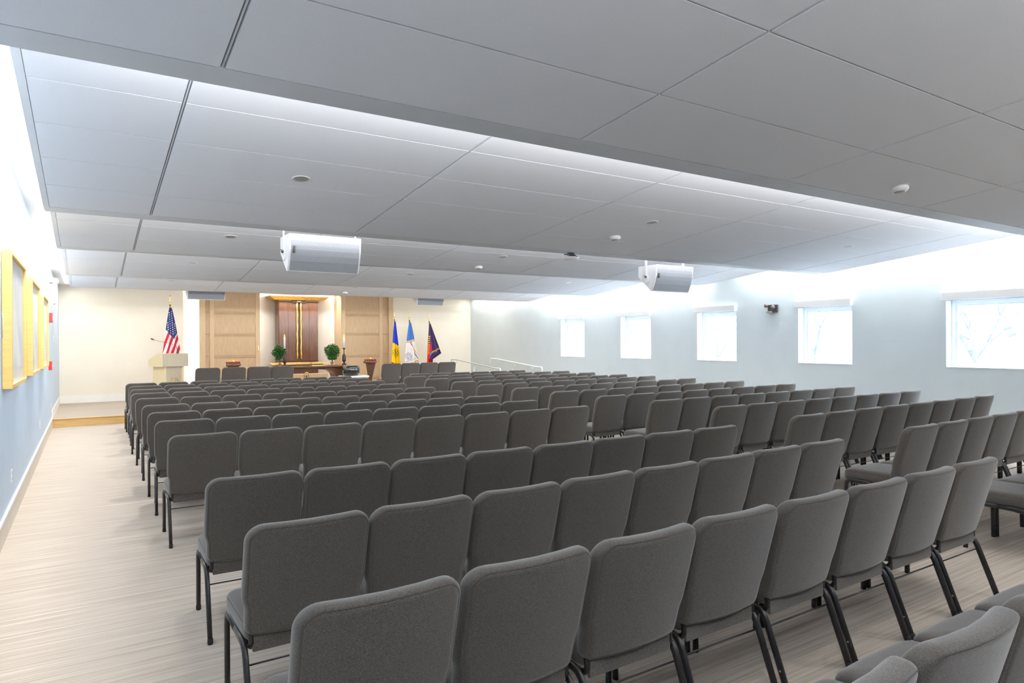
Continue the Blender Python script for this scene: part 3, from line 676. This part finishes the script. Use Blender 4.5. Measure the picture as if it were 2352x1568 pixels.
# singing bowl on a low covered stool
t = thing('low_stool', (5.78, 16.68, PLZ), 'low stool draped with a white cloth right of the altar table', 'stool')
MB().box((-.28, -.18, .0), (.28, .18, .535), m_walnuth, .01).build('seat_box', t)
mb = MB(); mb.box((-.34, -.24, .535), (.34, .24, .59), m_candle, .025, 3); mb.build('cloth_cover', t)
m_dglass = mat('smoked_glass', (0.02, 0.025, 0.02), 0.05, 0.0); m_dglass.node_tree.nodes['Principled BSDF'].inputs['Coat Weight'].default_value = 1.0
t = thing('glass_bowl', (5.71, 16.68, PLZ + .59), 'dark smoked glass bowl standing on the white covered stool', 'bowl')
MB().lathe([(.13, 0), (.19, .016), (.222, .07), (.226, .15), (.212, .22), (.195, .26), (.186, .26), (.20, .22), (.213, .15), (.205, .06), (.06, .025)], m_dglass, seg=32).build('body', t)
MB().lathe([(.194, .258), (.198, .264), (.186, .266)], m_steel, seg=32).build('rim', t)
# small gold ornament on a bench in front of the table
t = thing('gold_ornament', (4.66, 17.0, PLZ), 'small gilt arched bell ornament on a slim stem in front of the altar table', 'ornament')
pts = [(.055 * math.cos(a), 0, .61 + .085 * math.sin(a)) for a in [math.radians(-60 + 300 * k / 18) for k in range(19)]]
MB().tube(pts, .015, m_brass, 8).build('arch', t)
MB().lathe([(.09, 0), (.09, .012), (.02, .03), (.012, .06), (.012, .50), (.03, .515), (.02, .53)], m_brass, seg=16).build('base', t)
MB().lathe([(.024, .55), (.020, .58), (.012, .62), (.004, .63)], m_dark, seg=14).build('bell', t)

# lectern
t = thing('lectern', (1.53, 16.85, PLZ), 'pale wooden lectern with gold emblem in front of the striped flag', 'lectern', rz=math.radians(25))
mb = MB(); mb.box((-.20, -.20, .10), (.20, -.18, .93), m_lect, .003); mb.box((-.225, -.215, .10), (-.18, .24, .93), m_lects, .003); mb.box((.18, -.215, .10), (.225, .24, .93), m_lects, .003); mb.build('stem', t)
mb = MB(); mb.box((-.25, -.24, 0), (.25, .28, .10), m_lect, .006); mb.build('base', t)
mb = MB(); mb.prism([(-.27, .93), (-.27, 1.22), (-.10, 1.225), (.30, 1.08), (.30, .93)], -.295, .295, m_lects, 'x'); mb.box((-.295, -.285, .93), (.295, -.27, 1.222), m_lect, .002); mb.build('reading_desk', t)
mb = MB()
for k in range(6):
    a = 2 * PI * k / 6; c = (.065 * math.cos(a), .56 + .065 * math.sin(a))
    mb.tube([(c[0] + .058 * math.cos(b), -.205, c[1] + .058 * math.sin(b)) for b in [2 * PI * i / 24 for i in range(25)]], .0035, m_brass, 6)
mb.tube([(.105 * math.cos(b), -.205, .56 + .105 * math.sin(b)) for b in [2 * PI * i / 32 for i in range(33)]], .0035, m_brass, 6)
mb.build('emblem', t)['label'] = 'gold interlaced ring emblem'
t2 = thing('gooseneck_microphone', (1.69, 16.64, PLZ + 1.222), 'thin black gooseneck microphone reaching left from the lectern top', 'microphone')
MB().lathe([(.03, 0), (.03, .008), (.012, .015), (.010, .10)], m_dark, seg=14).build('base', t2)
MB().tube([(0, 0, .09), (-.02, 0, .16), (-.07, 0, .20), (-.18, 0, .235), (-.36, 0, .275), (-.47, 0, .31)], .0035, m_dark, 8).build('gooseneck', t2)
MB().tube([(-.46, 0, .306), (-.475, 0, .312), (-.52, 0, .332), (-.53, 0, .336)], [.005, .014, .015, .006], m_dark, 10).build('capsule', t2)

# ---------------------------------------------------------------- flags
def cm(n, c): return mat('flag_' + n, c, 0.75)
f_blue, f_red, f_white = cm('navy', (.03, .045, .20)), cm('red', (.55, .015, .04)), cm('white', (.82, .80, .80))
f_royal, f_yel, f_crim = cm('royal', (.02, .07, .62)), cm('yellow', (.88, .62, .0)), cm('crimson', (.50, .01, .03))
f_azure, f_or, f_ink = cm('azure', (.07, .22, .60)), cm('orange', (.72, .33, .10)), cm('ink', (.10, .10, .35))
f_purp, f_gold, f_cobalt, f_teal, f_lime = cm('purple', (.055, .03, .13)), cm('goldfringe', (.85, .58, .03)), cm('cobalt', (.04, .06, .50)), cm('teal', (.04, .32, .35)), cm('lime', (.66, .75, .15))
f_black = cm('black', (.03, .03, .03))
def flag(x, y, ztop, label, shape, colour, extra=None, NU=110, NV=240):
    """hanging cloth: shape(v)->(left,right) edges, colour(u_m, z_down)->material"""
    t = thing('flag_on_pole', (x, y, PLZ), label, 'flag', group='flags on stands behind the stage')
    H = ztop - PLZ
    MB().lathe([(.15, 0), (.15, .02), (.05, .05), (.025, .10)], m_brass, seg=24).build('stand', t)
    MB().tube([(0, .02, .08), (0, .02, H - .12)], .014, m_dark, 10).build('pole', t)
    MB().lathe([(.020, H - .14), (.028, H - .125), (.014, H - .11), (.012, H - .07), (.024, H - .05), (.010, H - .03), (.016, H + .0), (.012, H + .05), (.002, H + .12)], m_brass, (0, .02, 0), 14).build('finial', t)
    ct = H - .215; L = 1.52
    mb = MB(); k = {}
    def pos(i, j):
        v = j / NV; l, r = shape(v); u = i / NU; xx = l + (r - l) * u
        fold = math.sin(u * PI * 5 + 1.5 * v) * (.012 + .045 * v) + math.sin(u * PI * 11 + 4 * v) * .010 * v
        return Vector((xx, -.035 - .05 * v + fold, ct - v * L))
    V = [[mb.bm.verts.new(pos(i, j)) for i in range(NU + 1)] for j in range(NV + 1)]
    for j in range(NV):
        for i in range(NU):
            c = pos(i + .5, j + .5); m = colour(c.x, ct - c.z)
            if m is None: continue
            f = mb.bm.faces.new((V[j][i], V[j][i + 1], V[j + 1][i + 1], V[j + 1][i])); f.material_index = mb.mi(m); f.smooth = True
    for v in [v for v in mb.bm.verts if not v.link_faces]: mb.bm.verts.remove(v)
    if extra: extra(mb, ct, shape, L, pos, NU, NV)
    mb.build('cloth', t)
    MB().tube([(-.01, -.02, ct + .02), (.0, -.05, ct - .0), (.02, -.02, ct + .03), (-.01, -.02, ct + .02)], .010, m_brass, 6).build('cord', t)
# United States flag
def us_shape(v): return (-.02 - .20 * v ** .85, .03 + .25 * v ** .85)
def us_col(x, d):
    if d < .565 + (.22 * (1 - abs(x - .075) / .16) if x < .075 else .22 * (1 - abs(x - .075) / .11)): return f_blue
    s = x * 1.0 + d * .32 * (1 if x > -1 else 0)
    return f_red if int(math.floor((s - .02) / .058)) % 2 == 0 else f_white
def us_extra(mb, ct, shape, L, pos, NU, NV):
    def surf(x, d):
        v = d / L; l, r = shape(v); return pos((x - l) / (r - l) * NU, v * NV)
    for row in range(13):
        for c in range(5):
            d = .07 + row * .056 + (c % 2) * .028; x = -.125 + c * .050 + row * .003
            if d > .545 + (.20 * (1 - abs(x - .075) / .16) if x < .075 else .20 * (1 - abs(x - .075) / .11)) - .02: continue
            l, r = shape(d / L)
            if x < l + .014 or x > r - .014: continue
            ps = []
            for k in range(10):
                rr = .0175 if k % 2 == 0 else .008; a = PI / 2 + k * PI / 5
                p = surf(x + rr * math.cos(a), d - rr * math.sin(a)); ps.append((p.x, p.y - .004, p.z))
            mb.faces(ps, [tuple(range(10))], f_white)
flag(1.73, 18.6, 2.72, 'striped red and white flag with starry blue field behind the lectern', us_shape, us_col, us_extra)
# blue / yellow / red flag with a knotted ring emblem
def by_shape(v): return (-.025 - .115 * v ** .7, .02 + .14 * v)
def by_col(x, d):
    if d < .62 + .28 * (x + .08) * 2: return f_royal
    if d < 1.21 + .28 * (x + .1) * 2.6: return f_yel
    return f_crim
def by_extra(mb, ct, shape, L, pos, NU, NV):
    for k in range(7):
        a = 2 * PI * k / 7; c = (.0 + .055 * math.cos(a), .93 + .075 * math.sin(a)); ps = []
        for i in range(21):
            b = 2 * PI * i / 20; x = c[0] + .042 * math.cos(b); d = c[1] + .05 * math.sin(b)
            v = d / L; l, r = shape(v); x = max(l + .004, min(r - .004, x)); p = pos((x - l) / (r - l) * NU, v * NV); ps.append((p.x, p.y - .005, p.z))
        mb.tube(ps, .0032, f_black, 5, cap=False)
flag(7.76, 18.7, 2.43, 'blue, yellow and red flag with black ring emblem, left of three flags', by_shape, by_col, by_extra)
# azure flag with white lower field and orange border
def az_shape(v): return (-.03 - .19 * v ** .75, .03 + .25 * v ** .9)
def az_col(x, d):
    e = .56 - .22 * (x + .1)
    if d < e: return f_azure
    if d < e + .02: return f_white
    if d < e + .05: return f_or
    q = x - (d - .62) * .42
    if d > 1.26 - .40 * (x + .1): return f_or if d < 1.295 - .40 * (x + .1) else (f_lime if x > -.0 and (x + d) % .16 < .09 else (f_ink if (x - d) % .07 < .025 else f_white))
    if abs(q - .015) < .008: return f_black
    if .035 < q < .06: return f_or if (d * 40) % 1 < .6 else f_white
    if q < -.02 and (x + .06) ** 2 + (d - 1.02) ** 2 < .014 and math.sin(x * 130 + 5 * math.sin(d * 60)) * math.sin(d * 95 + x * 40) > .25: return f_ink
    if q < -.02 and 1.14 < d + .3 * (x + .05) < 1.165 and (x * 55) % 1 < .55: return f_teal
    return f_white
flag(8.20, 18.6, 2.41, 'azure flag with white emblem panel and orange border, middle of three flags', az_shape, az_col)
# purple and red flag with gold letters
def pu_shape(v): return (-.03 - .11 * v ** .8, .02 + .33 * min(v, .60) / .60 * 1.0 if v < .60 else (.35 - .30 * min(1, (v - .60) / .12)))
def pu_col(x, d):
    if x > .06 and d > .93 * 1.0: 
        if d > 1.02 - .55 * (x - .30) : return f_gold if d < 1.05 - .55 * (x - .30) else None
        return f_purp
    if x > .045:
        if .80 < d + .5 * x - .08 < .86 and (x * 38) % 1 < .55: return f_gold
        return f_purp
    if abs(x - .012) < .035 and abs(d - .98) < .10: return f_teal if d < .96 else f_cobalt
    lft = -.03 - .11 * (d / 1.55) ** .8
    if d > .62:
        if abs(x - (lft + .045)) < .012 and (d * 22) % 1 < .45 and d < .95: return f_gold
        return f_red if x > lft + .012 else f_gold
    if d > .36 and abs(x - (lft + .04)) < .016 and (d * 16) % 1 < .5: return f_gold
    if d > .48 and -.01 < x < .04 and (d * 9) % 1 < .5: return f_red
    return f_purp if x > lft + .010 else f_gold
flag(8.86, 18.6, 2.38, 'dark purple and red flag with gold lettering, right of three flags', pu_shape, pu_col)

# ---------------------------------------------------------------- handrails of the ramp
def rail(name, x, label, m, wallside):
    t = thing(name, (x, 15.2, 0), label, 'handrail', group='handrails of the ramp')
    pts = [(0, 0, .72), (0, 0, .86), (0, .02, .88), (0, .30, .885), (0, 2.45, 1.065), (0, 2.82, 1.070), (0, 2.84, 1.05), (0, 2.84, .90 if wallside else .18)]
    MB().tube(pts, .019, m, 12).build('rail', t)
    if wallside:
        for y, z in ((.55, .90), (1.45, .978), (2.35, 1.055)):
            MB().tube([(0, y, z - .01), (0, y, z - .06), (.03, y, z - .075), (.085, y, z - .075)], .009, m, 8).lathe([(.03, 0), (.03, .01)], m, (0, 0, 0), 14).build('bracket', t)
    else:
        for y in (.40, 1.45, 2.60):
            zr = .885 + .18 * max(0, (y - .3)) / 2.15
            MB().box((-.02, y - .02, 0), (.02, y + .02, zr - .10), m, .003).tube([(0, y, zr - .11), (0, y - .12, zr - .11), (0, y - .12, zr - .01)], .007, m, 8).build('post', t)
rail('handrail', 9.32, 'grey pipe handrail on posts on the left side of the ramp', m_silver, False)
rail('handrail', 10.69, 'white wall-mounted pipe handrail on the right wall beside the ramp', m_railw, True)

# ================================================================ OUTSIDE THE WINDOWS
m_bark = pmat('frosted_bark', (0.036, 0.038, 0.043), (0.055, 0.057, 0.063), 0.9, nscale=8)
m_snow = pmat('snow', (0.80, 0.84, 0.90), (0.86, 0.89, 0.94), 0.9, nscale=2)
struct(MB().box((XR + .3, -60, -3.2), (90, 80, -3.0), m_snow), 'ground', 'snowy ground outside the windows', 'ground')
def tree(x, y, seed, label):
    rd = random.Random(seed); t = thing('bare_tree', (x, y, -3.0), label, 'tree', group='bare trees outside the windows')
    segs = []
    def grow(p, d, r, L, lev):
        q = p + d * L; m_ = p + d * L * .5 + Vector((rd.uniform(-.08, .08), rd.uniform(-.08, .08), 0)) * L
        segs.append(([p, m_, q], [r, r * .82, r * .62], lev))
        if lev >= 5: return
        for k in range(rd.choice((2, 3))):
            nd = (d + Vector((rd.uniform(-.8, .8), rd.uniform(-.8, .8), rd.uniform(-.2, .5)))).normalized()
            grow(q if k < 2 else m_, nd, r * .58, L * rd.uniform(.62, .82), lev + 1)
    grow(Vector((0, 0, 0)), Vector((0, 0, 1)), .13, 3.0, 0)
    mt = MB(); br = MB()
    for p, r, lev in segs: (mt if lev == 0 else br).tube(p, r, m_bark, 5 if lev > 1 else 8, cap=False)
    mt.build('trunk', t); br.build('branches', t)
TL = ['bare tree outside the farthest window, next to the stage', 'bare tree outside the second-farthest window', 'bare tree outside the middle window of five',
      'bare tree outside the second-nearest window', 'bare branching tree outside the nearest window, behind the cables']
for i, (x, y) in enumerate(((25, 33), (22, 24.5), (33, 28), (25, 16.2), (21, 8.4))): tree(x, y, (11, 12, 13, 14, 17)[i], TL[i])
m_cable = mat('yellow_cable_guard', (0.085, 0.068, 0.034), 0.6); m_slv = mat('cable_sleeve', (0.025, 0.035, 0.055), 0.5)
for k, (dz, ys_) in enumerate(((0.0, 5.74), (-.165, 5.66))):
    t = thing('overhead_cable', (15.2, 0, 0), ['upper yellow-sheathed overhead cable outside the nearest window', 'lower yellow-sheathed overhead cable outside the nearest window'][k], 'cable', group='overhead cables')
    MB().tube([(0, -2, 4.70 + dz), (0, 14, -1.26 + dz)], .012, m_cable, 8).build('cable', t)
    zz = 4.70 + dz - (ys_ + 2) * 5.96 / 16
    MB().tube([(0, ys_ - .06, zz + .022), (0, ys_ + .06, zz - .022)], .034, m_slv, 10).build('splice_sleeve', t)
